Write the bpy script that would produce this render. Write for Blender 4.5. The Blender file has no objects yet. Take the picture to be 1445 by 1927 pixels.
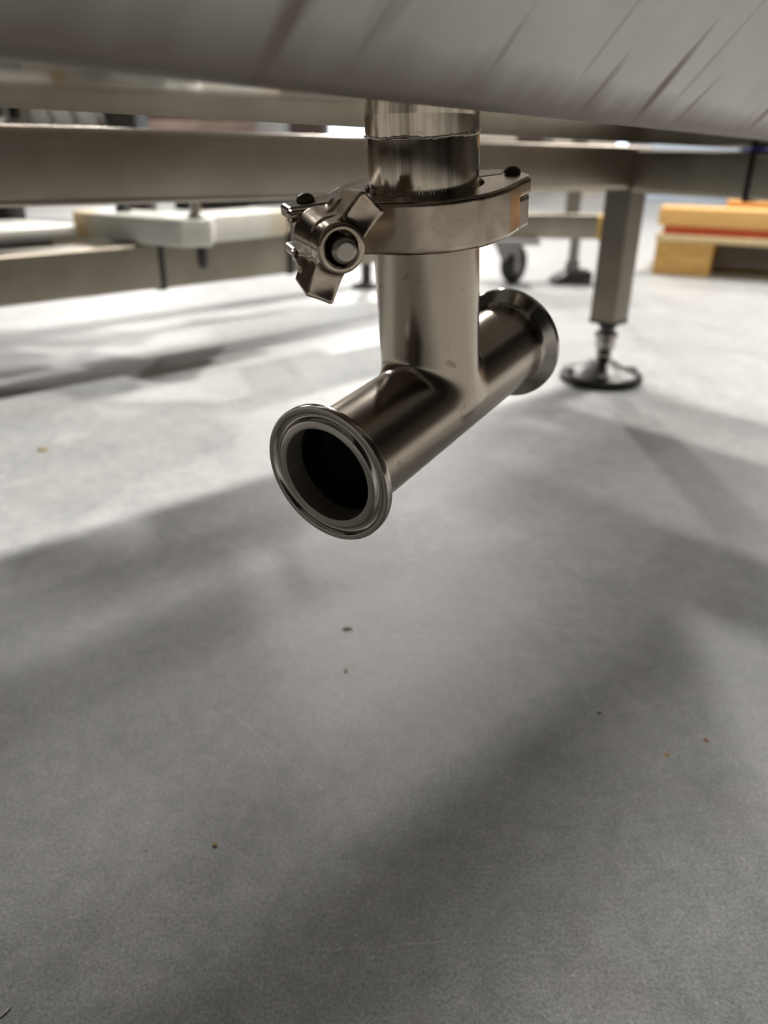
import bpy, bmesh, math, random
import numpy as np
from mathutils import Vector, Matrix
random.seed(4)
sc = bpy.context.scene
COL = sc.collection
rad = math.radians

# ------------------------------------------------------------------ camera, world, lamps, exposure
PITCH, ROLL, FPX = rad(25.5), rad(0.85), 1450.0
U0 = Vector((0, math.sin(PITCH), math.cos(PITCH)))
FW = Vector((0, math.cos(PITCH), -math.sin(PITCH)))
RT = math.cos(ROLL) * Vector((1, 0, 0)) + math.sin(ROLL) * U0
UP = -math.sin(ROLL) * Vector((1, 0, 0)) + math.cos(ROLL) * U0
CAM_H = 0.302
cd = bpy.data.cameras.new('camera')
cam = bpy.data.objects.new('camera', cd)
COL.objects.link(cam)
m = Matrix((RT, UP, -FW)).transposed().to_4x4()
m.translation = Vector((0, 0, CAM_H))
cam.matrix_world = m
cd.sensor_fit = 'VERTICAL'
cd.lens = 26.0
cd.sensor_height = 26.0 * 1927 / FPX
cd.clip_start = 0.01
cd.dof.use_dof = True
cd.dof.focus_distance = 0.262
cd.dof.aperture_fstop = 26.0 / 3.1
sc.camera = cam

sc.view_settings.view_transform = 'Standard'
sc.view_settings.look = 'None'
sc.view_settings.gamma = 1
sc.view_settings.use_curve_mapping = False
sc.view_settings.exposure = 0.42
sc.cycles.use_denoising = True
sc.cycles.max_bounces = 10
sc.cycles.glossy_bounces = 6
sc.cycles.sample_clamp_indirect = 4.0

wd = bpy.data.worlds.new('workshop_air')
sc.world = wd
wd.use_nodes = True
wd.node_tree.nodes['Background'].inputs[0].default_value = (1.0, 0.95, 0.88, 1)
wd.node_tree.nodes['Background'].inputs[1].default_value = 0.0

def lamp(name, loc, power, size=0.42, color=(1.0, 0.965, 0.92)):
    l = bpy.data.lights.new(name, 'AREA')
    l.shape = 'DISK'; l.size = size; l.energy = power; l.color = color
    o = bpy.data.objects.new(name, l); COL.objects.link(o)
    o.location = loc
    return o
def flood(name, loc, aim, power, size, cone, color=(1.0, 0.965, 0.92)):
    l = bpy.data.lights.new(name, 'SPOT')
    l.energy = power; l.shadow_soft_size = size / 2; l.spot_size = rad(cone); l.spot_blend = .6; l.color = color
    o = bpy.data.objects.new(name, l); COL.objects.link(o); o.location = loc
    o.rotation_euler = (Vector(aim) - Vector(loc)).to_track_quat('-Z', 'Y').to_euler()
    return o
flood('flood_lamp', (4.0, 6.1, 4.3), (-.1, .9, 0), 330, .30, 40)
flood('flood_lamp', (0.20, 9.73, 4.3), (0, .6, 0), 800, .36, 34)
flood('flood_lamp', (-4.31, 8.52, 4.3), (0, .6, 0), 270, .36, 34)
flood('flood_lamp', (-3.48, 10.80, 4.3), (0, .6, 0), 480, .36, 34)
flood('flood_lamp', (-0.42, -2.56, 4.3), (0, .6, 0), 235, .6, 50)
lamp('high_bay_lamp', (0.56, 1.48, 4.3), 112)
lamp('high_bay_lamp', (2.13, 3.01, 4.3), 124)
lamp('high_bay_lamp', (-0.83, 3.53, 4.3), 23)

# ------------------------------------------------------------------ materials
def newmat(name):
    mt = bpy.data.materials.new(name); mt.use_nodes = True
    nt = mt.node_tree
    return mt, nt, nt.nodes['Principled BSDF'], nt.links
def ramp(nt, src, p0, c0, p1, c1):
    r = nt.nodes.new('ShaderNodeValToRGB')
    r.color_ramp.elements[0].position = p0; r.color_ramp.elements[0].color = (*c0, 1)
    r.color_ramp.elements[1].position = p1; r.color_ramp.elements[1].color = (*c1, 1)
    nt.links.new(src, r.inputs[0]); return r.outputs[0]
def coords(nt, scale=(1, 1, 1), kind='Object'):
    tc = nt.nodes.new('ShaderNodeTexCoord'); mp = nt.nodes.new('ShaderNodeMapping')
    mp.inputs['Scale'].default_value = scale
    nt.links.new(tc.outputs[kind], mp.inputs[0]); return mp.outputs[0]
def noise(nt, vec, scale, detail=4, rough=.55, dist=0):
    n = nt.nodes.new('ShaderNodeTexNoise')
    n.inputs['Scale'].default_value = scale; n.inputs['Detail'].default_value = detail
    n.inputs['Roughness'].default_value = rough; n.inputs['Distortion'].default_value = dist
    nt.links.new(vec, n.inputs['Vector']); return n.outputs['Fac']
def math_n(nt, op, a, b=None, c=None, clamp=False):
    n = nt.nodes.new('ShaderNodeMath'); n.operation = op; n.use_clamp = clamp
    for i, v in enumerate((a, b, c)):
        if v is None: continue
        if isinstance(v, (int, float)): n.inputs[i].default_value = v
        else: nt.links.new(v, n.inputs[i])
    return n.outputs[0]
def mixc(nt, fac, a, b):
    n = nt.nodes.new('ShaderNodeMix'); n.data_type = 'RGBA'
    if isinstance(fac, (int, float)): n.inputs[0].default_value = fac
    else: nt.links.new(fac, n.inputs[0])
    for i, v in ((6, a), (7, b)):
        if isinstance(v, tuple): n.inputs[i].default_value = (*v, 1)
        else: nt.links.new(v, n.inputs[i])
    return n.outputs[2]
def bump(nt, h, strength, dist=.001):
    b = nt.nodes.new('ShaderNodeBump'); b.inputs['Strength'].default_value = strength
    b.inputs['Distance'].default_value = dist
    nt.links.new(h, b.inputs['Height']); return b.outputs[0]

def steel(name, c0, c1, r0, r1, brush=(30, 900, 900), blotch=25, bstr=.15, spots=0.0, refl_streak=None):
    """stainless steel: blotchy tint, roughness broken by brushing lines, faint brushing relief"""
    mt, nt, b, lk = newmat(name)
    v = coords(nt)
    col = ramp(nt, noise(nt, v, blotch, 5, .6, .4), .3, c0, .7, c1)
    br = noise(nt, coords(nt, brush), 1.0, 3, .6)
    if refl_streak: col = mixc(nt, .65, col, ramp(nt, noise(nt, coords(nt, refl_streak), 1.0, 3, .65), .36, tuple(.6 * x for x in c0), .62, tuple(1.45 * x for x in c1)))  # lengthwise bright and dark reflections painted into the colour
    if spots:
        s = ramp(nt, noise(nt, v, 160, 2, .5), .66, (0, 0, 0), .74, (1, 1, 1))
        col = mixc(nt, math_n(nt, 'MULTIPLY', s, spots), col, (.09, .06, .035))
    lk.new(col, b.inputs['Base Color'])
    b.inputs['Metallic'].default_value = 1
    rr = math_n(nt, 'MULTIPLY_ADD', br, r1 - r0, r0)
    rr = math_n(nt, 'ADD', rr, math_n(nt, 'MULTIPLY_ADD', noise(nt, v, blotch * 2.3, 3), .12, -.06))
    lk.new(rr, b.inputs['Roughness'])
    if bstr: lk.new(bump(nt, br, bstr, .0002), b.inputs['Normal'])
    return mt
def plain(name, c0, c1=None, rough=.5, metal=0, scale=30, bstr=0, stretch=(1, 1, 1), sub=0):
    mt, nt, b, lk = newmat(name)
    n = noise(nt, coords(nt, stretch), scale, 5, .6, .3)
    lk.new(ramp(nt, n, .3, c0, .7, c1 or c0), b.inputs['Base Color'])
    b.inputs['Roughness'].default_value = rough; b.inputs['Metallic'].default_value = metal
    if bstr: lk.new(bump(nt, n, bstr, .001), b.inputs['Normal'])
    if sub:
        b.inputs['Subsurface Weight'].default_value = sub
        b.inputs['Subsurface Radius'].default_value = (.004, .004, .003)
    return mt

M_PIPE = steel('satin_stainless', (.40, .355, .30), (.50, .455, .40), .20, .34, (700, 700, 60), 30, .10, .5)
M_TEE = steel('satin_stainless_tee', (.36, .31, .252), (.42, .368, .305), .18, .28, (60, 900, 900), 22, .02, .45)
M_POL = steel('polished_stainless', (.42, .385, .34), (.50, .46, .41), .10, .18, (300, 300, 300), 40, .03)
M_BORE = plain('shaded_bore', (.035, .033, .028), (.06, .055, .045), .5, .3, 60)  # near-black colour stands in for the shade inside the pipe
M_MOUTH = plain('satin_flange_mouth', (.42, .39, .31), (.50, .46, .38), .48, .9, 120)
M_NOZ = steel('bright_drawn_stainless', (.48, .40, .30), (.62, .55, .46), .10, .18, (900, 900, 25), 35, .25, .4, (260, 260, 9))
M_CAST = steel('cast_stainless', (.30, .24, .18), (.53, .45, .365), .15, .28, (260, 260, 260), 75, .18)
M_CASTD = steel('dull_cast_stainless', (.33, .29, .25), (.42, .38, .33), .26, .36, (260, 260, 260), 55, .2)
M_RIV = plain('dark_rivet', (.06, .05, .035), (.12, .10, .07), .45, 1, 400)
M_TUBE = steel('brushed_tube_steel', (.31, .262, .21), (.42, .37, .31), .24, .40, (18, 500, 500), 9, .2, .0)
M_TUBE2 = steel('weathered_tube_steel', (.28, .25, .20), (.39, .355, .295), .30, .46, (18, 300, 300), 9, .15, .35)
M_LEG = steel('dull_leg_steel', (.20, .175, .14), (.28, .25, .205), .26, .40, (18, 300, 300), 12, .15)
M_PLATE = steel('tank_bottom_steel', (.40, .37, .325), (.47, .44, .39), .03, .06, (10, 260, 260), 5, 0)
M_BLACK = plain('black_rubber', (.012, .012, .012), (.03, .028, .026), .55, 0, 60)
M_DARK = plain('dark_grey_foot', (.035, .032, .03), (.07, .064, .058), .35, .4, 60)
M_TIE = plain('black_nylon', (.006, .006, .006), None, .45)
M_GASK = plain('gasket_rubber', (.02, .02, .02), None, .6)
M_HDPE = plain('white_plastic', (.84, .83, .76), (.90, .89, .83), .45, 0, 14, 0, (1, 1, 1), .3)
M_WOODO = plain('orange_timber', (.80, .43, .12), (.90, .56, .20), .6, 0, 12, .2, (1, 12, 12))
M_WOODY = plain('yellow_pine', (.60, .34, .09), (.86, .54, .17), .6, 0, 14, .2, (1, 10, 10))
M_WOODP = plain('pale_deck_board', (.74, .56, .28), (.86, .70, .42), .6, 0, 14, .2, (1, 10, 10))
M_RED = plain('red_painted_board', (.50, .06, .015), (.62, .10, .03), .5, 0, 20)
M_WALLB = plain('brick_pink_wall', (.36, .25, .20), (.50, .38, .32), .8, 0, 3)
M_WALL = plain('beige_wall', (.26, .235, .20), (.32, .29, .25), .8, 0, 2)
M_CEIL = plain('dim_ceiling_deck', (.07, .066, .06), (.11, .104, .095), .8, 0, 1)
M_GREY = plain('grey_machine_paint', (.30, .29, .28), (.40, .39, .375), .45, 0, 5)
M_PALE = plain('pale_blue_bin', (.55, .65, .80), (.68, .76, .88), .5, 0, 4)
M_BLUE = plain('blue_bin', (.03, .04, .30), (.05, .06, .40), .5, 0, 4)
M_CREAM = plain('cream_carton', (.62, .55, .45), (.74, .68, .58), .7, 0, 4)

def m_stained():
    """white plastic block with yellow-brown grease at both ends"""
    mt, nt, b, lk = newmat('stained_white_plastic')
    tc = nt.nodes.new('ShaderNodeTexCoord'); sx = nt.nodes.new('ShaderNodeSeparateXYZ')
    lk.new(tc.outputs['Object'], sx.inputs[0])
    n = noise(nt, coords(nt), 30, 4)
    base = ramp(nt, n, .3, (.80, .78, .70), .7, (.88, .87, .80))
    x = math_n(nt, 'ADD', sx.outputs[0], math_n(nt, 'MULTIPLY_ADD', n, .05, -.025))
    left = ramp(nt, x, .0, (1, 1, 1), 1, (0, 0, 0))
    fl = math_n(nt, 'MULTIPLY_ADD', x, -30, -12.0, clamp=True)
    fr = math_n(nt, 'MULTIPLY_ADD', x, 22, 4.0, clamp=True)
    f = math_n(nt, 'MULTIPLY', math_n(nt, 'MAXIMUM', fl, fr), .85)
    lk.new(mixc(nt, f, base, (.62, .42, .10)), b.inputs['Base Color'])
    b.inputs['Roughness'].default_value = .45
    return mt

def m_hopper():
    """bead-blasted steel side with brown drip streaks running up the slope from the lower edge (x along edge, y up the slope)"""
    mt, nt, b, lk = newmat('hopper_side_steel')
    tc = nt.nodes.new('ShaderNodeTexCoord'); sx = nt.nodes.new('ShaderNodeSeparateXYZ')
    lk.new(tc.outputs['Object'], sx.inputs[0])
    v = coords(nt)
    base = ramp(nt, noise(nt, v, 18, 5, .6), .3, (.47, .445, .41), .7, (.55, .53, .49))
    st = noise(nt, coords(nt, (48, 7, 1)), 1.0, 2, .5, .1)
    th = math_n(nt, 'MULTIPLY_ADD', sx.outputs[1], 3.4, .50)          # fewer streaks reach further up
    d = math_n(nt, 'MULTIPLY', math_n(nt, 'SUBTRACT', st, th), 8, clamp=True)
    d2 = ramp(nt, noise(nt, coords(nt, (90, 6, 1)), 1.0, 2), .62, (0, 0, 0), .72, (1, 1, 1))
    fold_shade = math_n(nt, 'MULTIPLY_ADD', sx.outputs[1], -75, math_n(nt, 'MULTIPLY_ADD', st, 1.0, .95), clamp=True)  # dark reflection along the lower fold, put into the colour
    f = math_n(nt, 'MAXIMUM', math_n(nt, 'MAXIMUM', d, math_n(nt, 'MULTIPLY', d2, .35)), math_n(nt, 'MULTIPLY', fold_shade, .9))
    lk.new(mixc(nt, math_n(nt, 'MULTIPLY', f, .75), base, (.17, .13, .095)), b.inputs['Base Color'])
    b.inputs['Metallic'].default_value = .8
    lk.new(math_n(nt, 'MULTIPLY_ADD', f, .15, .48), b.inputs['Roughness'])
    return mt

def seg_mask(nt, sx, sy, p, q, w):
    """1 within w of the ground segment p-q: a scratch with its own place"""
    (ax, ay), (bx, by) = p, q
    dx, dy = bx - ax, by - ay; L = math.hypot(dx, dy); dx /= L; dy /= L
    rx = math_n(nt, 'SUBTRACT', sx, ax); ry = math_n(nt, 'SUBTRACT', sy, ay)
    t = math_n(nt, 'ADD', math_n(nt, 'MULTIPLY', rx, dx), math_n(nt, 'MULTIPLY', ry, dy))
    n = math_n(nt, 'ABSOLUTE', math_n(nt, 'SUBTRACT', math_n(nt, 'MULTIPLY', rx, dy), math_n(nt, 'MULTIPLY', ry, dx)))
    a = math_n(nt, 'LESS_THAN', n, w)
    b = math_n(nt, 'LESS_THAN', math_n(nt, 'ABSOLUTE', math_n(nt, 'SUBTRACT', t, L / 2)), L / 2)
    return math_n(nt, 'MULTIPLY', a, b)
def m_floor():
    mt, nt, b, lk = newmat('sealed_concrete')
    tc = nt.nodes.new('ShaderNodeTexCoord'); s = nt.nodes.new('ShaderNodeSeparateXYZ')
    lk.new(tc.outputs['Object'], s.inputs[0])
    v = coords(nt)
    big = noise(nt, v, 9, 6, .66, .6)
    mid = noise(nt, v, 75, 7, .72, .7)
    fine = noise(nt, v, 620, 4, .8)
    c = mixc(nt, .5, ramp(nt, big, .32, (.36, .37, .37), .68, (.60, .605, .60)), ramp(nt, mid, .3, (.31, .32, .32), .70, (.66, .66, .655)))
    c = mixc(nt, math_n(nt, 'MULTIPLY', ramp(nt, noise(nt, v, 16, 4, .6), .55, (0, 0, 0), .75, (1, 1, 1)), .35), c, (.52, .475, .46))
    f2 = ramp(nt, fine, .36, (.62, .62, .62), .66, (1.35, 1.35, 1.34))
    mul = nt.nodes.new('ShaderNodeMix'); mul.data_type = 'RGBA'; mul.blend_type = 'MULTIPLY'; mul.inputs[0].default_value = .8
    lk.new(c, mul.inputs[6]); lk.new(f2, mul.inputs[7]); c = mul.outputs[2]
    dots = ramp(nt, noise(nt, v, 500, 1, .5), .71, (0, 0, 0), .78, (1, 1, 1))
    c = mixc(nt, math_n(nt, 'MULTIPLY', dots, .5), c, (.85, .83, .78))
    scr = None
    for p, q, w in (((-.103, .371), (-.029, .298), .00022), ((-.09, .36), (-.06, .328), .0003), ((.10, .29), (.135, .318), .0002),
                    ((.112, .283), (.15, .309), .0002), ((-.02, .21), (.03, .215), .0002)):
        k = seg_mask(nt, s.outputs[0], s.outputs[1], p, q, w)
        scr = k if scr is None else math_n(nt, 'MAXIMUM', scr, k)
    c = mixc(nt, math_n(nt, 'MULTIPLY', scr, .5), c, (.80, .78, .74))
    jn = seg_mask(nt, s.outputs[0], s.outputs[1], (.30, 1.43), (4.3, -.79), .0022)   # saw-cut control joint
    c = mixc(nt, math_n(nt, 'MULTIPLY', jn, .6), c, (.16, .15, .14))
    lk.new(c, b.inputs['Base Color'])
    lk.new(math_n(nt, 'MULTIPLY_ADD', mid, .26, .30), b.inputs['Roughness'])
    h = math_n(nt, 'ADD', math_n(nt, 'MULTIPLY', fine, .5), math_n(nt, 'MULTIPLY', noise(nt, v, 2200, 2), .5))
    lk.new(bump(nt, h, .35, .0006), b.inputs['Normal'])
    b.inputs['Specular IOR Level'].default_value = .5
    return mt
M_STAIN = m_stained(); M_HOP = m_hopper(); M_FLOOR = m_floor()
def emit(name, c, s):
    mt, nt, b, lk = newmat(name)
    b.inputs['Emission Color'].default_value = (*c, 1); b.inputs['Emission Strength'].default_value = s
    b.inputs['Base Color'].default_value = (*c, 1)
    return mt
M_WIN = emit('daylight_pane', (.72, .84, 1.0), 2.2)

# ------------------------------------------------------------------ helpers
def link(name, me, mat, parent=None, smooth=True, sharp=35, mw=None):
    o = bpy.data.objects.new(name, me); COL.objects.link(o)
    if mat: me.materials.append(mat)
    if smooth:
        me.polygons.foreach_set('use_smooth', [True] * len(me.polygons))
        if sharp: me.set_sharp_from_angle(angle=rad(sharp))
    if parent: o.parent = parent
    if mw is not None: o.matrix_local = mw
    return o
def from_bm(name, bm, mat, parent=None, smooth=True, sharp=35, mw=None):
    bmesh.ops.recalc_face_normals(bm, faces=bm.faces)
    me = bpy.data.meshes.new(name); bm.to_mesh(me); bm.free()
    return link(name, me, mat, parent, smooth, sharp, mw)
def frame(o, x, y, z):
    """matrix from three axes and an origin"""
    mm = Matrix((Vector(x), Vector(y), Vector(z))).transposed().to_4x4(); mm.translation = Vector(o); return mm
def empty(name, mw, label, cat, group=None):
    o = bpy.data.objects.new(name, None); COL.objects.link(o); o.empty_display_size = .02
    o.matrix_world = mw; tag(o, label, cat, group); return o
def tag(o, label, cat, group=None):
    o['label'] = label; o['category'] = cat
    if group: o['group'] = group
    return o
def T(x, y, z): return Matrix.Translation((x, y, z))
def bm_box(bm, x0, x1, y0, y1, z0, z1, bev=0, seg=3):
    r = bmesh.ops.create_cube(bm, size=1, matrix=T((x0 + x1) / 2, (y0 + y1) / 2, (z0 + z1) / 2) @ Matrix.Diagonal((x1 - x0, y1 - y0, z1 - z0, 1)))
    if bev:
        es = list({e for v in r['verts'] for e in v.link_edges})
        bmesh.ops.bevel(bm, geom=es, offset=bev, segments=seg, profile=.5, affect='EDGES')
def box(name, mat, parent, x0, x1, y0, y1, z0, z1, bev=.001, seg=3, mw=None):
    bm = bmesh.new(); bm_box(bm, x0, x1, y0, y1, z0, z1, bev, seg)
    return from_bm(name, bm, mat, parent, mw=mw)
def bm_lathe(bm, prof, n=96, mw=Matrix.Identity(4), closed=False):
    """revolve (r, z) pairs about local z"""
    rings = []
    for r, z in prof:
        if r < 1e-9: rings.append([bm.verts.new(mw @ Vector((0, 0, z)))])
        else: rings.append([bm.verts.new(mw @ Vector((r * math.cos(2 * math.pi * i / n), r * math.sin(2 * math.pi * i / n), z))) for i in range(n)])
    pr = list(zip(rings, rings[1:])) + ([(rings[-1], rings[0])] if closed else [])
    for a, b in pr:
        for i in range(n):
            j = (i + 1) % n
            vs = [a[i], a[j], b[j], b[i]] if len(a) > 1 and len(b) > 1 else ([a[0], b[j], b[i]] if len(a) == 1 else [a[i], a[j], b[0]])
            if len(set(vs)) > 2: bm.faces.new(vs)
def lathe(name, mat, parent, prof, n=96, mw=None, closed=False, sharp=35):
    bm = bmesh.new(); bm_lathe(bm, prof, n, closed=closed)
    return from_bm(name, bm, mat, parent, sharp=sharp, mw=mw)
def prism(name, mat, parent, poly, z0, z1, bev=0, mw=None):
    bm = bmesh.new()
    f = bm.faces.new([bm.verts.new((x, y, z0)) for x, y in poly])
    r = bmesh.ops.extrude_face_region(bm, geom=[f])
    bmesh.ops.translate(bm, verts=[v for v in r['geom'] if isinstance(v, bmesh.types.BMVert)], vec=(0, 0, z1 - z0))
    if bev: bmesh.ops.bevel(bm, geom=list(bm.edges), offset=bev, segments=3, profile=.5, affect='EDGES')
    return from_bm(name, bm, mat, parent, mw=mw)

# --- signed-distance modelling for the cast and welded fittings (millimetres in, metres out)
def nets(fn, lo, hi, h):
    ax = [np.arange(l, u + h, h) for l, u in zip(lo, hi)]
    G = np.stack(np.meshgrid(*ax, indexing='ij'), -1)
    F = fn(G[..., 0], G[..., 1], G[..., 2]); S = F < 0
    c = [S[i:S.shape[0] - 1 + i, j:S.shape[1] - 1 + j, k:S.shape[2] - 1 + k] for i in (0, 1) for j in (0, 1) for k in (0, 1)]
    cnt = sum(x.astype(int) for x in c); act = (cnt > 0) & (cnt < 8)
    idx = -np.ones(act.shape, int); cells = np.argwhere(act); idx[act] = np.arange(len(cells))
    P = np.zeros((len(cells), 3)); W = np.zeros(len(cells))
    offs = [(i, j, k) for i in (0, 1) for j in (0, 1) for k in (0, 1)]
    for a in offs:
        for b in offs:
            if sum(abs(np.subtract(a, b))) != 1 or a > b: continue
            ia = cells + a; ib = cells + b
            fa = F[tuple(ia.T)]; fb = F[tuple(ib.T)]; cr = (fa < 0) != (fb < 0)
            t = np.where(cr, fa / np.where(cr, fa - fb, 1), 0)[:, None]
            P += np.where(cr[:, None], ia + t * (np.array(b) - a), 0); W += cr
    P = np.array(lo) + h * P / W[:, None]
    quads = []
    for d in range(3):
        e = [0, 0, 0]; e[d] = 1
        A = S[:S.shape[0] - e[0], :S.shape[1] - e[1], :S.shape[2] - e[2]]; B = S[e[0]:, e[1]:, e[2]:]
        q = np.argwhere(A != B); o1, o2 = [(1, 2), (2, 0), (0, 1)][d]
        ok = (q[:, o1] > 0) & (q[:, o2] > 0) & (q[:, o1] < S.shape[o1] - 1) & (q[:, o2] < S.shape[o2] - 1)
        q = q[ok]; up = A[tuple(q.T)]
        def cell(x, y):
            r = q.copy(); r[:, o1] += x; r[:, o2] += y; return idx[tuple(r.T)]
        qq = np.stack([cell(-1, -1), cell(0, -1), cell(0, 0), cell(-1, 0)], 1)
        qq[~up] = qq[~up][:, ::-1]; quads.append(qq)
    Q = np.concatenate(quads)
    for _ in range(4):                                     # pull the vertices onto the exact surface
        f = fn(*P.T); eps = .02
        g = np.stack([(fn(*(P + eps * np.eye(3)[d]).T) - fn(*(P - eps * np.eye(3)[d]).T)) / (2 * eps) for d in range(3)], 1)
        n2 = (g ** 2).sum(1); P = P - (np.clip(f / np.maximum(n2, .3), -.4 * h, .4 * h))[:, None] * g
    return P * .001, Q
def sdf_obj(name, fn, lo, hi, h, mat, parent, sharp=40, mw=None):
    P, Q = nets(fn, lo, hi, h)
    me = bpy.data.meshes.new(name)
    me.vertices.add(len(P)); me.vertices.foreach_set('co', P.ravel())
    me.loops.add(Q.size); me.loops.foreach_set('vertex_index', Q.ravel())
    me.polygons.add(len(Q)); me.polygons.foreach_set('loop_start', np.arange(0, Q.size, 4))
    me.update(); me.validate()
    return link(name, me, mat, parent, True, sharp, mw)
def smin(a, b, k):
    h = np.maximum(k - np.abs(a - b), 0) / k
    return np.minimum(a, b) - h * h * k * .25
def smax(a, b, k): return -smin(-a, -b, k)
def poly2(x, y, pts):
    pts = np.array(pts, float); d = np.full(np.shape(x), 1e9); s = np.ones(np.shape(x)); n = len(pts)
    for i in range(n):
        a = pts[i]; b = pts[i - 1]; ex, ey = b - a; wx = x - a[0]; wy = y - a[1]
        t = np.clip((wx * ex + wy * ey) / (ex * ex + ey * ey), 0, 1)
        d = np.minimum(d, (wx - ex * t) ** 2 + (wy - ey * t) ** 2)
        c1 = y >= a[1]; c2 = y < b[1]; c3 = ex * wy > ey * wx
        s = np.where((c1 & c2 & c3) | (~c1 & ~c2 & ~c3), -s, s)
    return s * np.sqrt(d)
def extr(d2, z, h, r):
    a = d2 + r; b = np.abs(z) - h + r
    return np.minimum(np.maximum(a, b), 0) + np.hypot(np.maximum(a, 0), np.maximum(b, 0)) - r
def rbox(x, y, z, hx, hy, hz, r):
    a, b, c = np.abs(x) - hx + r, np.abs(y) - hy + r, np.abs(z) - hz + r
    return np.minimum(np.maximum(np.maximum(a, b), c), 0) + np.sqrt(np.maximum(a, 0) ** 2 + np.maximum(b, 0) ** 2 + np.maximum(c, 0) ** 2) - r

# ------------------------------------------------------------------ the room
def quad(name, mat, pts, kind='structure'):
    bm = bmesh.new(); bm.faces.new([bm.verts.new(p) for p in pts])
    me = bpy.data.meshes.new(name); bm.to_mesh(me); bm.free()
    o = link(name, me, mat, None, False); o['kind'] = kind; return o
X0, X1, Y0, Y1, ZC = -10, 11, -8, 13, 4.9
def slab(name, mat, x0, x1, y0, y1, z0, z1):
    o = box(name, mat, None, x0, x1, y0, y1, z0, z1, 0); o['kind'] = 'structure'; return o
slab('floor', M_FLOOR, X0, X1, Y0, Y1, -.15, 0)
slab('ceiling', M_CEIL, X0, X1, Y0, Y1, ZC, ZC + .15)
slab('wall_back', M_WALLB, X0, X1, Y1, Y1 + .2, 0, ZC)
slab('wall_front', M_CEIL, X0, X1, Y0 - .2, Y0, 0, ZC)
slab('wall_left', M_WALL, X0 - .2, X0, Y0, Y1, 0, ZC)
slab('wall_right', M_WALL, X1, X1 + .2, Y0, Y1, 0, ZC)
for i, (x, w, z0, z1) in enumerate(((-.9, .9, .25, 1.6), (2.6, 1.0, .25, 1.6), (4.6, 1.0, .2, 1.6), (6.6, 1.4, .2, 1.6))):
    o = box('window_%d' % (i + 1), M_WIN, None, x, x + w, Y1 - .03, Y1, z0, z1, 0); o['kind'] = 'structure'

# ------------------------------------------------------------------ hopper tank
MM = .001
ANG = rad(42.3)                                              # heading of the frame's far rail
E2 = Vector((math.cos(ANG), math.sin(ANG), 0)); N2 = Vector((-math.sin(ANG), math.cos(ANG), 0))
AT = rad(55.5)                                               # heading of the tank's bottom trough
ET = Vector((math.cos(AT), math.sin(AT), -.0074)); NT = Vector((-math.sin(AT), math.cos(AT), -.0316))
ES = ET.normalized(); EQ = (NT - NT.dot(ES) * ES).normalized(); EH = ES.cross(EQ)
ORG = Vector((-.0016, .2209, CAM_H + .0099))                 # a point of the lower near edge
TANK = frame(ORG, ES, EQ, EH)
TINV = TANK.inverted()
tank = empty('hopper_tank', TANK, 'large stainless steel hopper tank with brown drip streaks filling the top of the picture', 'tank')
LS, LE, WQ = -.50, .86, .088                                 # along the trough, across the trough
def sheet(name, mat, rows, mw=None):
    """sheet metal through rows of points"""
    bm = bmesh.new(); R_ = [[bm.verts.new(p) for p in r] for r in rows]
    for a, b in zip(R_, R_[1:]):
        for i in range(len(a) - 1): bm.faces.new((a[i], a[i + 1], b[i + 1], b[i]))
    return from_bm(name, bm, mat, tank, sharp=60, mw=mw)
def panel(name, mat, prof, s0, s1, mw=None, n=24):
    return sheet(name, mat, [[(s0 + (s1 - s0) * i / n, y, z) for i in range(n + 1)] for y, z in prof], mw)
RB, sl = .007, rad(48)
bend = [(RB * math.sin(t), RB - RB * math.cos(t)) for t in np.linspace(0, sl, 10)]
panel('bottom_panel', M_PLATE, [(y, 0) for y in np.linspace(0, WQ, 8)], LS, LE)
# near side: folded up at the trough edge, rising over the camera; its own y runs up the slope
near = [(-y, z) for y, z in bend]
near += [(near[-1][0] - d * math.cos(sl), near[-1][1] + d * math.sin(sl)) for d in (.02, .06, .12, .2, .3)]
SL = Matrix(((1, 0, 0), (0, -math.cos(sl), math.sin(sl)), (0, math.sin(sl), math.cos(sl)))).to_4x4()
def to_slope(y, z): return (-y * math.cos(sl) + z * math.sin(sl), y * math.sin(sl) + z * math.cos(sl))
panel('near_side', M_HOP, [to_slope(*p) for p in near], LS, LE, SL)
# far side: from the trough up to a rim parallel to the frame rail
RIM_Q, RIM_Z, RIM_L, RIM_R = .60, .50, -.30, 1.04
rim = [TINV @ (E2 * (RIM_L + (RIM_R - RIM_L) * i / 24) + N2 * RIM_Q + Vector((0, 0, RIM_Z))) for i in range(25)]
fold = [Vector((LS + (LE - LS) * i / 24, WQ, 0)) for i in range(25)]
far_rows = [[f + Vector((0, y, z)) for f in fold] for y, z in bend]
b0 = far_rows[-1]
far_rows += [[a.lerp(b, t) for a, b in zip(b0, rim)] for t in (.25, .5, .75, 1)]
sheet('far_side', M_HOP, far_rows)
UPW = (TINV.to_3x3() @ Vector((0, 0, 1))).normalized()
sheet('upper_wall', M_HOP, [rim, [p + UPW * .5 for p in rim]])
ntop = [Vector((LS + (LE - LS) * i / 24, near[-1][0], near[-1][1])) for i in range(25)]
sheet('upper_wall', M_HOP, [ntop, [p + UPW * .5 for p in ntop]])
for k in (0, -1):                                            # the two ends
    pts = [ntop[k] + UPW * .5, ntop[k]] + [Vector((fold[k].x, y, z)) for y, z in near[9::-1]] + [r[k] for r in far_rows] + [rim[k] + UPW * .5]
    c = sum(pts, Vector()) / len(pts); bm = bmesh.new(); vs = [bm.verts.new(p) for p in pts]; vc = bm.verts.new(c)
    for a, b in zip(vs, vs[1:] + vs[:1]): bm.faces.new((a, b, vc))
    from_bm('end_panel', bm, M_HOP, tank)

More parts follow.
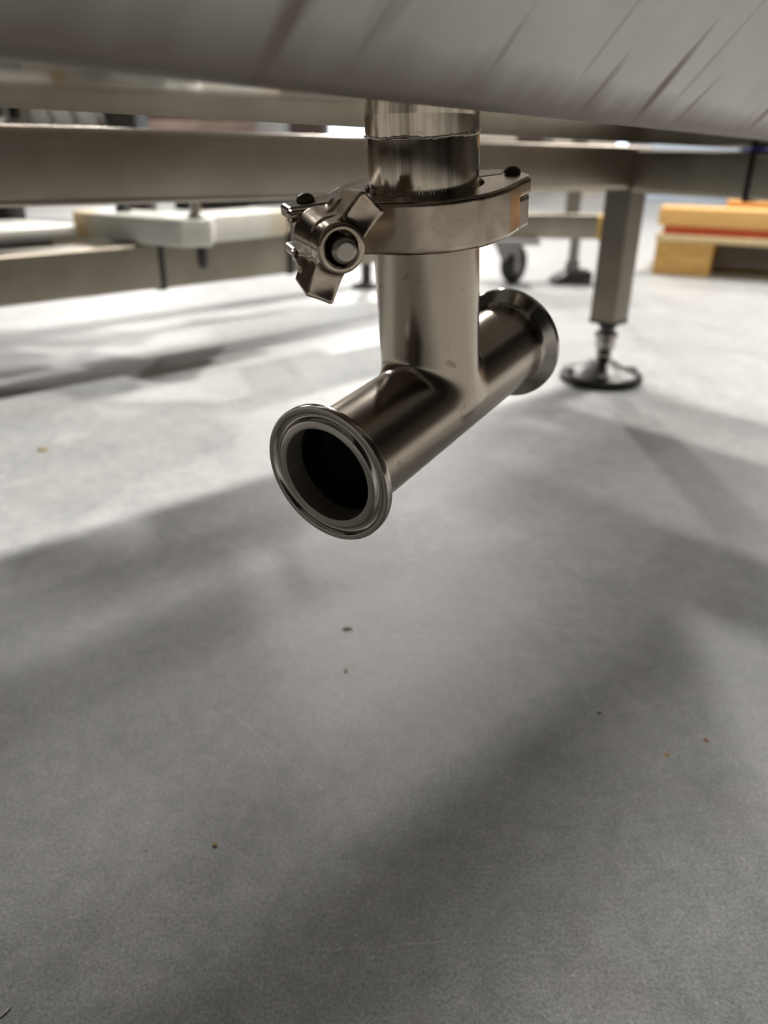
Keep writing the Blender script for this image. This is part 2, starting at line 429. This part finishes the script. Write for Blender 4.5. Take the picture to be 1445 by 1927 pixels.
# ------------------------------------------------------------------ drain: nozzle, clamp, tee
CT = Vector((.01839, .29964, CAM_H - .09215))                 # centre of the tee
DN = Vector((.0761, .1194, -.9899)).normalized(); AX = -DN
RUN = -Vector((.5471, .8250, .1416)); RUN = (RUN - RUN.dot(AX) * AX).normalized()
TEE = frame(CT, RUN, AX.cross(RUN), AX)
RT_, RI = 19.05, 17.4
FL = [(17.4, 0), (19.7, 0), (20.0, -.12), (20.4, -.75), (21.0, -1.25), (21.7, -1.45), (22.4, -1.25), (23.0, -.75), (23.4, -.12), (23.7, 0),
      (24.9, 0), (25.15, -.1), (25.25, -.35), (25.25, -2.5), (25.1, -2.8), (24.8, -2.95), (20.6, -4.6), (19.8, -5.1), (19.3, -5.9), (19.05, -7), (19.05, -8.5), (17.4, -8.5)]
FLM = [(r * MM, z * MM) for r, z in FL]
tee = empty('drain_tee', TEE, 'stainless steel pipe tee with two open flanged ends hanging below the tank', 'pipe fitting')
ARM = 70.0
def tee_fn(x, y, z):
    def body(R, k):
        run = np.hypot(y, z) - R
        br = np.hypot(x, y) - R + np.maximum(-z, 0) * .9
        return smin(run, br, k)
    d = body(RT_, 4.2)
    d = np.maximum(d, np.maximum(np.abs(x) - (ARM - 7.5), z - (ARM - 7.5)))
    return np.maximum(d, -body(RI, 3.0))
tb = sdf_obj('tee_body', tee_fn, (-66, -22, -22), (66, 22, 66), .8, M_TEE, tee)
tb.data.materials.append(M_BORE)                              # rougher inside, with the shade of the bore put into its colour
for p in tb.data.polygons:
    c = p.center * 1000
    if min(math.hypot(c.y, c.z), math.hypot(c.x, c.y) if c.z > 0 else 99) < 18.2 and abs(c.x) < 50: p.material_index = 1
RX = Matrix.Rotation(rad(90), 4, 'Y')
lathe('flange', M_POL, tee, FLM, 128, T(ARM * MM, 0, 0) @ RX, True)
lathe('flange', M_POL, tee, FLM, 128, T(-ARM * MM, 0, 0) @ Matrix.Rotation(rad(-90), 4, 'Y'), True)
lathe('flange', M_POL, tee, FLM, 96, T(0, 0, ARM * MM), True)
for o in tee.children:                                        # satin inside the mouth of each flange
    if o.name.startswith('flange'):
        o.data.materials.append(M_MOUTH)
        for p in o.data.polygons:
            if math.hypot(p.center.x, p.center.y) < .0176 and abs(p.normal.z) < .5: p.material_index = 1

JOINT = 72.0                                                  # mm above the tee centre
gk = lathe('gasket', M_GASK, None, [(17.4 * MM, 70.0 * MM), (24.6 * MM, 70.0 * MM), (24.6 * MM, 73.6 * MM), (17.4 * MM, 73.6 * MM)], 64, None, True)
gk.matrix_world = TEE
tag(gk, 'thin dark gasket ring squeezed between the flanges inside the pipe clamp', 'gasket')

def up_to(k): return frame(CT + AX * k * MM, RUN, AX.cross(RUN), AX)
ninv = TINV
def nozzle_part(name, mat, prof, n=96, closed=False, sharp=35, par=None):
    bm = bmesh.new(); bm_lathe(bm, prof, n, closed=closed)
    o = from_bm(name, bm, mat, par, sharp=sharp); return o
plate_k = (ORG - CT).dot(EH) / AX.dot(EH) / MM
NZ = frame(CT, RUN, AX.cross(RUN), AX)
noz = lathe('drain_nozzle', M_NOZ, tank, [(19.05 * MM, 80 * MM), (19.05 * MM, 96.6 * MM), (18.9 * MM, 97.0 * MM), (18.9 * MM, 97.4 * MM), (19.2 * MM, 97.8 * MM), (19.2 * MM, (plate_k + 4) * MM),
                                          (17.4 * MM, (plate_k + 4) * MM), (17.4 * MM, 80 * MM)], 128, ninv @ NZ, True)
lathe('nozzle_flange', M_POL, noz, [(r * MM, (73.6 - z) * MM) for r, z in FL], 96, None, True)
# weld bead round the nozzle, a little wavy
bm = bmesh.new(); n, k = 120, 8
rings = []
for i in range(n):
    a = 2 * math.pi * i / n
    zz = 97.3 + .5 * math.sin(a * 2 + 1.2) + .25 * math.sin(a * 7) + .12 * math.sin(a * 31)
    rr = .55 + .1 * math.sin(a * 43)
    rings.append([bm.verts.new(((19.1 * MM + rr * MM * math.cos(t)) * math.cos(a), (19.1 * MM + rr * MM * math.cos(t)) * math.sin(a), (zz + rr * .8 * math.sin(t)) * MM))
                  for t in np.linspace(0, 2 * math.pi, k, endpoint=False)])
for i in range(n):
    for j in range(k): bm.faces.new((rings[i][j], rings[(i + 1) % n][j], rings[(i + 1) % n][(j + 1) % k], rings[i][(j + 1) % k]))
from_bm('weld_bead', bm, M_PIPE, noz, sharp=80)

# clamp: x towards the lugs, y towards the wing nut, z up the pipe
UU = Vector((-.03007, -.99208, -.12197)); UU = (UU - UU.dot(AX) * AX).normalized(); VV = AX.cross(UU)
la = rad(-66.8)
LX = math.cos(la) * UU + math.sin(la) * VV; LY = AX.cross(LX)
CL = frame(CT + AX * 72.4 * MM, LX, LY, AX)
clamp = empty('pipe_clamp', CL, 'cast stainless steel hinged pipe clamp with wing nut around the pipe joint', 'clamp')
HZ, RO = 8.2, 30.6
def ring2(x, y): return np.hypot(x, y) - RO
def bore(x, y, z):
    r = np.hypot(x, y)
    return np.minimum(r - 20.6, np.maximum(r - 25.7, np.abs(z + .6) - 5.0 - (25.7 - r) * .33))
def jaw_front(x, y, z):
    ring = np.maximum(ring2(x, y), .5 - y)
    ear = poly2(x, y, [(-6, 29.6), (-20, 23.1), (-35.5, 11.4), (-38, 7), (-38, -2.5), (-31.5, -2.5), (-31.5, .5), (-16, .5)])
    lug = poly2(x, y, [(4, 29.5), (20, 22.5), (30, 16), (52, 13.6), (52, 8.7), (26, 8.7), (14, 8.7)])
    d2 = smin(smin(ring, ear, 3), lug, 3)
    d = extr(d2, z, HZ, 1.3)
    d = smax(d, -bore(x, y, z), .6)
    slot = np.maximum(np.abs(z) - 4.4, 33 - x)
    knu = np.maximum(z - 2.8, x + 28.5)
    # relief pocket on the lug face, leaving a rib along its top and bottom edge
    pocket = np.maximum(np.maximum(np.abs(z) - 6.0, 31.5 - x), 12.0 - y)
    d = smax(d, -slot, .5); d = smax(d, -knu, .5)
    return smax(d, -pocket, .5)
def jaw_back(x, y, z):
    ring = np.maximum(ring2(x, y), y + .5)
    lug = poly2(x, y, [(6, -29), (22, -21), (34, -8), (51, -2.5), (51, 8.0), (31.5, 8.0), (31.5, -.5), (16, -.5)])
    ear = poly2(x, y, [(-8, -28), (-25, -18), (-37, -8), (-31, -.5), (-16, -.5)])
    d = extr(smin(smin(ring, lug, 3), ear, 3), z, HZ, 1.3)
    kn = extr(poly2(x, y, [(-29.3, 15.4), (-35.2, 10.9), (-37.7, 6.6), (-37.7, -6), (-30, -12), (-27, -14), (-27, -2), (-29.3, -1)]), z + 3.1, 5.1, .7)
    d = np.minimum(d, kn)
    d = smax(d, -bore(x, y, z), .6)
    slot = np.maximum(np.abs(z) - 4.4, 33 - x)
    return smax(d, -slot, .5)
sdf_obj('clamp_jaw', jaw_front, (-43, -5, -10), (55, 33, 10), .6, M_CAST, clamp)
sdf_obj('clamp_jaw', jaw_back, (-43, -33, -10), (55, 19, 10), .7, M_CASTD, clamp)
def rivet(name, x, y, r, cap):
    hz = HZ * MM
    prof = [(0, -hz - cap * .8), (r * .6, -hz - cap * .7), (r, -hz - .0001), (r * .7, -hz - .0001), (r * .7, hz + .0001), (r, hz + .0001), (r, hz + .0004)] + \
           [(r * math.cos(t), hz + .0004 + cap * math.sin(t)) for t in np.linspace(.15, math.pi / 2, 7)]
    return lathe(name, M_RIV, clamp, prof, 32, T(x * MM, y * MM, 0), False, 50)
rivet('hinge_rivet', -34, .8, .0030, .0019)
rivet('pivot_rivet', 43, .5, .0031, .0022)
# swing bolt: eye round the pivot and shank out to the tip
BX = 43.0
def bolt_fn(x, y, z):
    eye = extr(np.hypot(x - BX, y - .5) - 6.2, z, 4.0, .8)
    eye = np.maximum(eye, 2.4 - np.hypot(x - BX, y - .5))
    r = np.hypot(x - BX, z)
    sh = np.maximum(np.maximum(r - 3.85, -y + 4), y - 40.2)
    sh = np.maximum(sh, (r + (y - 40.2) * 1.0 - 2.9) * .707)
    return smin(eye, sh, 1.5)
sdf_obj('swing_bolt', bolt_fn, (34, -8, -6), (51, 42, 6), .5, M_CASTD, clamp, 45)
# wing nut: barrel with a rim, hollow mouth, two thick wings and a flared back
W_ANG = (rad(137), rad(-62))                                   # measured from +x towards +z
def nut_fn(x, y, z):
    x = x - BX; r = np.hypot(x, z)
    barrel = extr(r - 7.6, y - 25.4, 11.0, 1.1)
    skirt = np.maximum(r - (9.2 - (y - 15) * .14), np.maximum(15.0 - y, y - 27))
    d = smin(barrel, skirt, 2.0)
    for a in W_ANG:
        ca, sa = math.cos(a), math.sin(a)
        u = x * ca + z * sa; w = -x * sa + z * ca
        lean = (y - 26) * .10
        wing = rbox(u - 9.8 - lean, w, y - 26.2, 6.6, 4.9 , 7.6, 1.2)
        back = rbox(u - 6.6, w, y - 20.0, 5.0, 5.4, 4.0, 1.4)
        dish = np.sqrt((u - 11.8) ** 2 * .5 + w ** 2 * .6 + (y - 40.5) ** 2) - 8.2
        wing = smax(smin(wing, back, 1.5), -dish, 1.2)
        d = smin(d, wing, 1.6)
    hole = np.maximum(r - 5.1, 22 - y)
    thread = np.maximum(r - 4.0, -y)
    d = smax(d, -hole, .7)
    return np.maximum(d, -thread)
sdf_obj('wing_nut', nut_fn, (24, 13, -19), (62, 39, 19), .5, M_CAST, clamp)

# ------------------------------------------------------------------ support frame: rails, legs, levelling feet
FR = frame(E2 * .979 + N2 * .577, E2, N2, (0, 0, 1))            # outer corner above the visible leg (face planes)
fr = empty('support_frame', FR, 'brushed steel square tube frame carrying the tank behind the drain', 'frame')
TZ0, TZ1 = .2535, .3043
def tube(name, mat, parent, L, w, h, mw, cap=True, r=.006, wall=.002):
    """hollow square tube along local x, rounded corners; open ends are capped"""
    bm = bmesh.new(); pts = []
    for cx_, cy_, a0 in ((w - r, h - r, 0), (r, h - r, 90), (r, r, 180), (w - r, r, 270)):
        for t in np.linspace(0, 90, 7): pts.append((cx_ + r * math.cos(rad(a0 + t)), cy_ + r * math.sin(rad(a0 + t))))
    A = [bm.verts.new((0, y, z)) for y, z in pts]; B = [bm.verts.new((L, y, z)) for y, z in pts]
    for i in range(len(A)): bm.faces.new((A[i], A[(i + 1) % len(A)], B[(i + 1) % len(A)], B[i]))
    if cap: bm.faces.new(A); bm.faces.new(B)
    return from_bm(name, bm, mat, parent, sharp=40, mw=mw)
tw, thh = .038, TZ1 - TZ0
tilt = Matrix.Rotation(.0085, 4, 'Y')
# far rail: runs from the left to the corner, slightly out of level like the tank
tube('rail', M_TUBE, fr, 1.9, tw, thh, T(0, 0, TZ0) @ tilt @ T(-1.9, 0, 0))
# right rail: comes back from the corner towards the near side
RR = Matrix.Rotation(rad(-90), 4, 'Z')
tube('rail', M_TUBE2, fr, 1.05, tw, thh, T(-.038 + .0382, 0, TZ0 - .0035) @ RR @ T(0, -.0382 , 0))
def leg_at(x, y):
    lw = .0381
    LM = T(x, y + lw, .086) @ Matrix(((0, 1, 0, 0), (0, 0, -1, 0), (1, 0, 0, 0), (0, 0, 0, 1)))
    if LM.determinant() < 0: LM = T(x, y, .086) @ Matrix(((0, 1, 0, 0), (0, 0, 1, 0), (1, 0, 0, 0), (0, 0, 0, 1)))
    lg = tube('leg', M_LEG, fr, TZ0 - .086 + .004, lw, lw, LM, True, .002)
    c = T(x + lw / 2, y + lw / 2, 0)
    inv = LM.inverted()
    bm = bmesh.new(); bm_box(bm, -.0195, .0195, -.0195, .0195, .0815, .0865, .001)
    bm_lathe(bm, [(.0001, .071), (.009, .071), (.013, .078), (.013, .082), (.0001, .082)], 32)
    from_bm('end_cap', bm, M_BLACK, lg, mw=inv @ c)
    ft = lathe('levelling_foot', M_DARK, lg, [(0, 0), (.056, 0), (.058, .002), (.058, .008), (.056, .011), (.048, .0135), (.030, .020), (.016, .0285), (.012, .031), (.0085, .0315), (0, .0315)], 64, inv @ c, False, 45)
    lathe('spindle', M_POL, ft, [(0, .030), (.0085, .031), (.0105, .034), (.011, .038), (.0095, .042), (.0105, .044), (.0138, .047), (.0138, .059), (.0165, .062), (.0165, .067), (.012, .070), (.010, .072), (.010, .074), (0, .074)], 40)
    for a in (35, 145, 215, 325):
        lathe('bolt_boss', M_BLACK, ft, [(0, .0165), (.008, .0165), (.009, .015), (.009, .009), (0, .009)], 20, T(.044 * math.cos(rad(a)), .044 * math.sin(rad(a)), 0))
leg_at(-.038, .0)
leg_at(-1.86, .0)
# black cable tie round the right rail
bm = bmesh.new()
for a, b_, c_, d_ in ((-.0018, .0402, -.0018, -.0002), (-.0018, .0402, .0512, .0528)):
    bm_box(bm, -.0028, .0028, a, b_, c_, d_, .0004, 2)
for a, b_ in ((-.0018, -.0002), (.0384, .0402)):
    bm_box(bm, -.0028, .0028, a, b_, -.0018, .0528, .0004, 2)
ct = from_bm('cable_tie', bm, M_TIE)
ct.matrix_world = FR @ T(0, 0, TZ0 - .0035) @ RR @ T(.147, -.0382, 0)
tag(ct, 'black strap around the right hand frame tube above the wooden pallet', 'strap')

# ------------------------------------------------------------------ low machine base behind on the left
d45 = Vector((.707, .707, 0)); n45 = Vector((-.707, .707, 0))
MB = frame((-.473, .955, 0), d45, n45, (0, 0, 1))
mb = empty('machine_base', MB, 'low steel machine base with white plastic guides standing behind the frame on the left', 'machine base')
def mt_(x, y, z): return T(x, y, z)
tube('rail', M_TUBE2, mb, .92, .06, .06, mt_(-.70, 0, .115), True, .005)
tube('rail', M_TUBE2, mb, .215, .06, .062, mt_(.232, .004, .113), True, .005)
tube('rail', M_TUBE2, mb, .45, .06, .062, mt_(.462, .004, .113), True, .005)
box('joint_strip', M_DARK, mb, .2185, .231, .002, .06, .112, .178, .001)
box('joint_strip', M_DARK, mb, .4475, .4615, .002, .06, .112, .180, .001)
tube('cross_rail', M_TUBE2, mb, .9, .06, .06, mt_(-.5, .0, .115) @ Matrix.Rotation(rad(90), 4, 'Z'), True, .005)
tube('far_rail', M_TUBE2, mb, 1.78, .06, .06, mt_(-.8, .30, .115), True, .005)
for x, y in ((-.62, .0), (.82, .0), (-.62, .30), (.9, .30)):
    bm = bmesh.new(); bm_lathe(bm, [(0, 0), (.035, 0), (.035, .006), (.012, .014), (.012, .1155), (0, .1155)], 28)
    from_bm('foot', bm, M_DARK, mb, mw=mt_(x + .03, y + .03, 0))
def wpt(x, y): return (MB.inverted() @ Vector((x, y, 0))).to_2d()
blk = [(-.447, 1.170), (-.443, 1.152), (-.430, 1.146), (-.268, 1.055), (-.231, 1.070), (-.238, 1.116), (-.150, 1.228), (-.205, 1.275), (-.292, 1.160), (-.425, 1.222)]
b = prism('guide_block', M_STAIN, mb, blk, .1765, .212, .004, MB.inverted())
b['label'] = 'white plastic guide block with yellow stains'
bd = prism('wear_strip', M_HDPE, mb, [(-1.10, .48), (-.517, 1.063), (-.432, 1.158), (-.45, 1.18), (-.56, 1.235), (-1.24, .60)], .181, .193, .002, MB.inverted())
bd['label'] = 'flat white plastic strip'
box('strip_support', M_DARK, mb, -.7, .12, .10, .2, .112, .181, .002)
for i, (x, y, h_) in enumerate(((-.372, 1.155, .05), (-.252, 1.075, .034))):
    mt2 = M_BLACK if i == 0 else M_POL
    lathe('bolt_head', mt2, mb, [(0, 0), (.011, 0), (.011, .004), (.007, .006), (.007, h_ * .6), (.010, h_ * .65), (.010, h_ * .9), (.007, h_), (0, h_)], 24, MB.inverted() @ T(x, y, .212))
box('top_bar', M_BLACK, mb, .38, .75, .19, .215, .20, .24, .002)
box('end_plate', M_GREY, mb, .45, .52, .20, .25, .113, .26, .002)
lathe('bolt_shank', M_DARK, mb, [(0, 0), (.004, 0), (.007, .008), (.007, .03), (0, .03)], 18, MB.inverted() @ T(-.250, 1.085, .147))
# drive rollers and blocks seen through the slot above the rail
mr = empty('roller_unit', frame((-.62, 1.30, .1755), (1, 0, 0), (0, 1, 0), (0, 0, 1)), 'grey roller with dark grooves seen in the slot above the far rail at left', 'roller')
prof = [(0, 0)]
for i in range(5):
    x = i * .034
    prof += [(.05, x), (.05, x + .024), (.042, x + .0245), (.042, x + .0335)]
prof += [(0, .17)]
lathe('roller', M_GREY, mr, prof, 48, T(.03, 0, .185) @ Matrix.Rotation(rad(90), 4, 'Y'), False, 30)
box('bracket', M_BLACK, mr, -.06, .03, -.03, .04, 0, .245, .003)
box('bracket', M_DARK, mr, .20, .245, -.03, .04, 0, .245, .003)
box('base_plate', M_DARK, mr, -.08, .26, -.05, .06, 0, .008, .001)
box('clip', M_POL, mr, .078, .098, -.075, -.052, .125, .195, .003)
lathe('knob', M_POL, mr, [(0, 0), (.014, 0), (.016, .004), (.016, .02), (.012, .026), (0, .026)], 24, T(.05, -.05, .16) @ Matrix.Rotation(rad(90), 4, 'X'))

# ------------------------------------------------------------------ wheeled machine behind the leg
WM = frame((0, 0, 0), (1, 0, 0), (0, 1, 0), (0, 0, 1))
wm = empty('wheeled_machine', T(.30, 1.92, 0), 'steel machine base on a black caster and a levelling foot beyond the drain tee', 'machine base')
tube('rail', M_TUBE2, wm, .29, .06, .056, T(-.10, 0, .106), True, .005)
box('end_block', M_WOODY, wm, .19, .235, -.004, .064, .104, .158, .003)
tube('post', M_TUBE2, wm, .40, .03, .03, T(.118, .012, .162) @ Matrix(((0, 0, 1, 0), (0, 1, 0, 0), (1, 0, 0, 0), (0, 0, 0, 1))), True, .002)
box('caster_plate', M_GREY, wm, -.055, .055, -.03, .075, .094, .106, .002)
fk = prism('caster_fork', M_GREY, wm, [(-.045, -.012), (.012, -.012), (.018, -.075), (-.012, -.08)], -.024, -.019, .001, T(0, .02, .106) @ Matrix.Rotation(rad(90), 4, 'X'))
fk2 = prism('caster_fork', M_GREY, wm, [(-.045, -.012), (.012, -.012), (.018, -.075), (-.012, -.08)], .019, .024, .001, T(0, .02, .106) @ Matrix.Rotation(rad(90), 4, 'X'))
lathe('caster_wheel', M_BLACK, wm, [(0, -.017), (.02, -.018), (.038, -.017), (.043, -.012), (.045, -.004), (.045, .004), (.043, .012), (.038, .017), (.02, .018), (0, .017)], 48,
      T(.006, .03, .045) @ Matrix.Rotation(rad(55), 4, 'Z') @ Matrix.Rotation(rad(90), 4, 'X'), False, 40)
lathe('caster_stem', M_GREY, wm, [(0, .09), (.026, .09), (.022, .10), (.022, .106), (0, .106)], 32, T(0, .022, 0))
prism('levelling_foot', M_DARK, wm, [(-.045, 0), (.05, 0), (.05, .03), (.02, .03), (-.005, .03), (-.042, .008)], -.03, .04, .003, T(.145, .045, 0) @ Matrix.Rotation(rad(90), 4, 'X'))
lathe('foot_spindle', M_GREY, wm, [(0, .029), (.017, .029), (.017, .05), (.012, .055), (.012, .1065), (0, .1065)], 24, T(.150, .035, 0))

# ------------------------------------------------------------------ pallet with timbers
PA = frame((.702, 2.13, 0), Vector((.915, -.40, 0)).normalized(), Vector((.40, .915, 0)).normalized(), (0, 0, 1))
pal = empty('wooden_pallet', PA, 'wooden pallet of yellow pine standing on the floor at the right edge', 'pallet')
for i, x in enumerate((0, .50, 1.0)):
    bm = bmesh.new(); bm_box(bm, x, x + .142, 0, 1.0, 0, .084, .004)
    from_bm('stringer', bm, M_WOODY, pal)
for k in range(6): box('deck_board', M_WOODP, pal, -.004, 1.145, k * .168 - .006, .154 + k * .168, .085, .101, .002)
box('light_block_board', M_WOODY, pal, .143, .499, .86, .90, .0, .084, .002)  # added out of sight at the back to keep light out of the openings
box('light_block_board', M_WOODY, pal, .643, .999, .86, .90, .0, .084, .002)
for nm, mt, lab, x0, x1, y0, y1, z0, z1 in (
        ('plank', M_RED, 'red painted board lying on the pallet under the orange timbers', .012, 1.15, .004, .30, .1015, .122),
        ('timber', M_WOODO, 'orange timber beam lying on the red board along the pallet front', -.004, 1.15, .0, .11, .1225, .166),
        ('timber', M_WOODO, 'second orange timber lying on the pallet just behind the front beam', .15, 1.15, .14, .25, .1225, .182)):
    o = box(nm, mt, None, x0, x1, y0, y1, z0, z1, .003); o.matrix_world = PA; tag(o, lab, 'plank' if nm == 'plank' else 'timber')

# ------------------------------------------------------------------ far background, small in the slots between the tubes
def crate(name, mat, x, y, w, d, h, lab, cat):
    o = box(name, mat, None, x, x + w, y, y + d, 0, h, .01); tag(o, lab, cat); return o
crate('storage_bin', M_PALE, 1.62, 5.3, .55, .4, .42, 'pale blue storage bin far behind the frame leg', 'bin')
crate('storage_bin', M_BLUE, 2.45, 5.6, .35, .4, .52, 'dark blue storage bin far behind above the wooden pallet', 'bin')
crate('carton', M_CREAM, 1.15, 6.0, .45, .4, .6, 'cream carton far behind left of the frame leg', 'box')
crate('carton', M_CREAM, .55, 6.4, .40, .4, .6, 'cream carton far behind just right of the drain pipe', 'box')
crate('floor_cabinet', M_GREY, -.78, 5.0, .16, .3, .95, 'dark grey post like cabinet far behind left of the drain pipe', 'cabinet')
crate('floor_cabinet', M_GREY, 2.95, 5.6, 1.6, .5, .45, 'low grey cabinet far behind above the pallet at right', 'cabinet')
wb = empty('work_bench', T(-2.6, 5.6, 0), 'pinkish brown work bench far behind in the slot above the left rail', 'bench')
box('bench_top', M_WALLB, wb, 0, 1.7, 0, .5, .34, .43, .005)
for x in (.05, 1.6): box('leg', M_WALLB, wb, x, x + .06, .05, .45, 0, .34, .005)

# ------------------------------------------------------------------ crumbs on the concrete
M_CHIP = plain('tan_chip', (.50, .34, .12), (.62, .44, .18), .7)
M_CHIPW = plain('white_chip', (.85, .83, .76), None, .6)
M_CHIPG = plain('green_grey_chip', (.55, .56, .46), (.78, .76, .62), .6, 0, 300)
M_CHIPB = plain('brown_chip', (.30, .15, .06), (.40, .22, .10), .7)
def chip(name, mat, x, y, l, w, h, rz, lab):
    bm = bmesh.new()
    bmesh.ops.create_icosphere(bm, subdivisions=2, radius=1)
    for v in bm.verts:
        k = 1 + .22 * math.sin(7 * v.co.x + 3 * x * 900) * math.cos(5 * v.co.y + y * 700)
        v.co = Vector((v.co.x * l * k, v.co.y * w * k, max(v.co.z, -.6) * h * k))
    o = from_bm(name, bm, mat, None, sharp=25)
    o.matrix_world = T(x, y, h * .55) @ Matrix.Rotation(rz, 4, 'Z'); tag(o, lab, 'debris')
chip('metal_chip', M_CHIPG, -.024, .445, .0034, .0011, .0009, .3, 'greenish grey chip on the concrete below the open pipe end')
chip('wood_crumb', M_CHIP, -.023, .398, .0014, .0009, .0006, .8, 'tiny tan crumb on the concrete just in front of the greenish chip')
chip('wood_crumb', M_CHIP, -.078, .262, .0013, .0012, .0005, 0, 'brown orange crumb on the concrete at lower left of the picture')
chip('wood_crumb', M_CHIP, .158, .327, .0016, .0012, .0004, .2, 'tan crumb on the concrete at lower right, left of the reddish one')
chip('wood_crumb', M_CHIPB, .184, .339, .0018, .0010, .0005, -.5, 'reddish brown crumb on the concrete at lower right')
chip('paint_fleck', M_CHIPW, -.110, .259, .0006, .0007, .0004, 0, 'bright white fleck on the concrete at lower left')
chip('paint_fleck', M_CHIPW, .197, .299, .0008, .0008, .0005, .4, 'bright white fleck on the concrete at the right edge')
chip('dirt_speck', M_BLACK, .129, .361, .0013, .0008, .0005, 0, 'black speck on the shaded concrete right of centre')
chip('wood_crumb', M_CHIP, -.368, .774, .0055, .0028, .0022, .1, 'pale tan crumb on the bright floor at the left')
chip('straw_sliver', M_CHIPW, -.142, .183, .0026, .0005, .0004, 1.0, 'pale sliver on the concrete in the lower left corner')
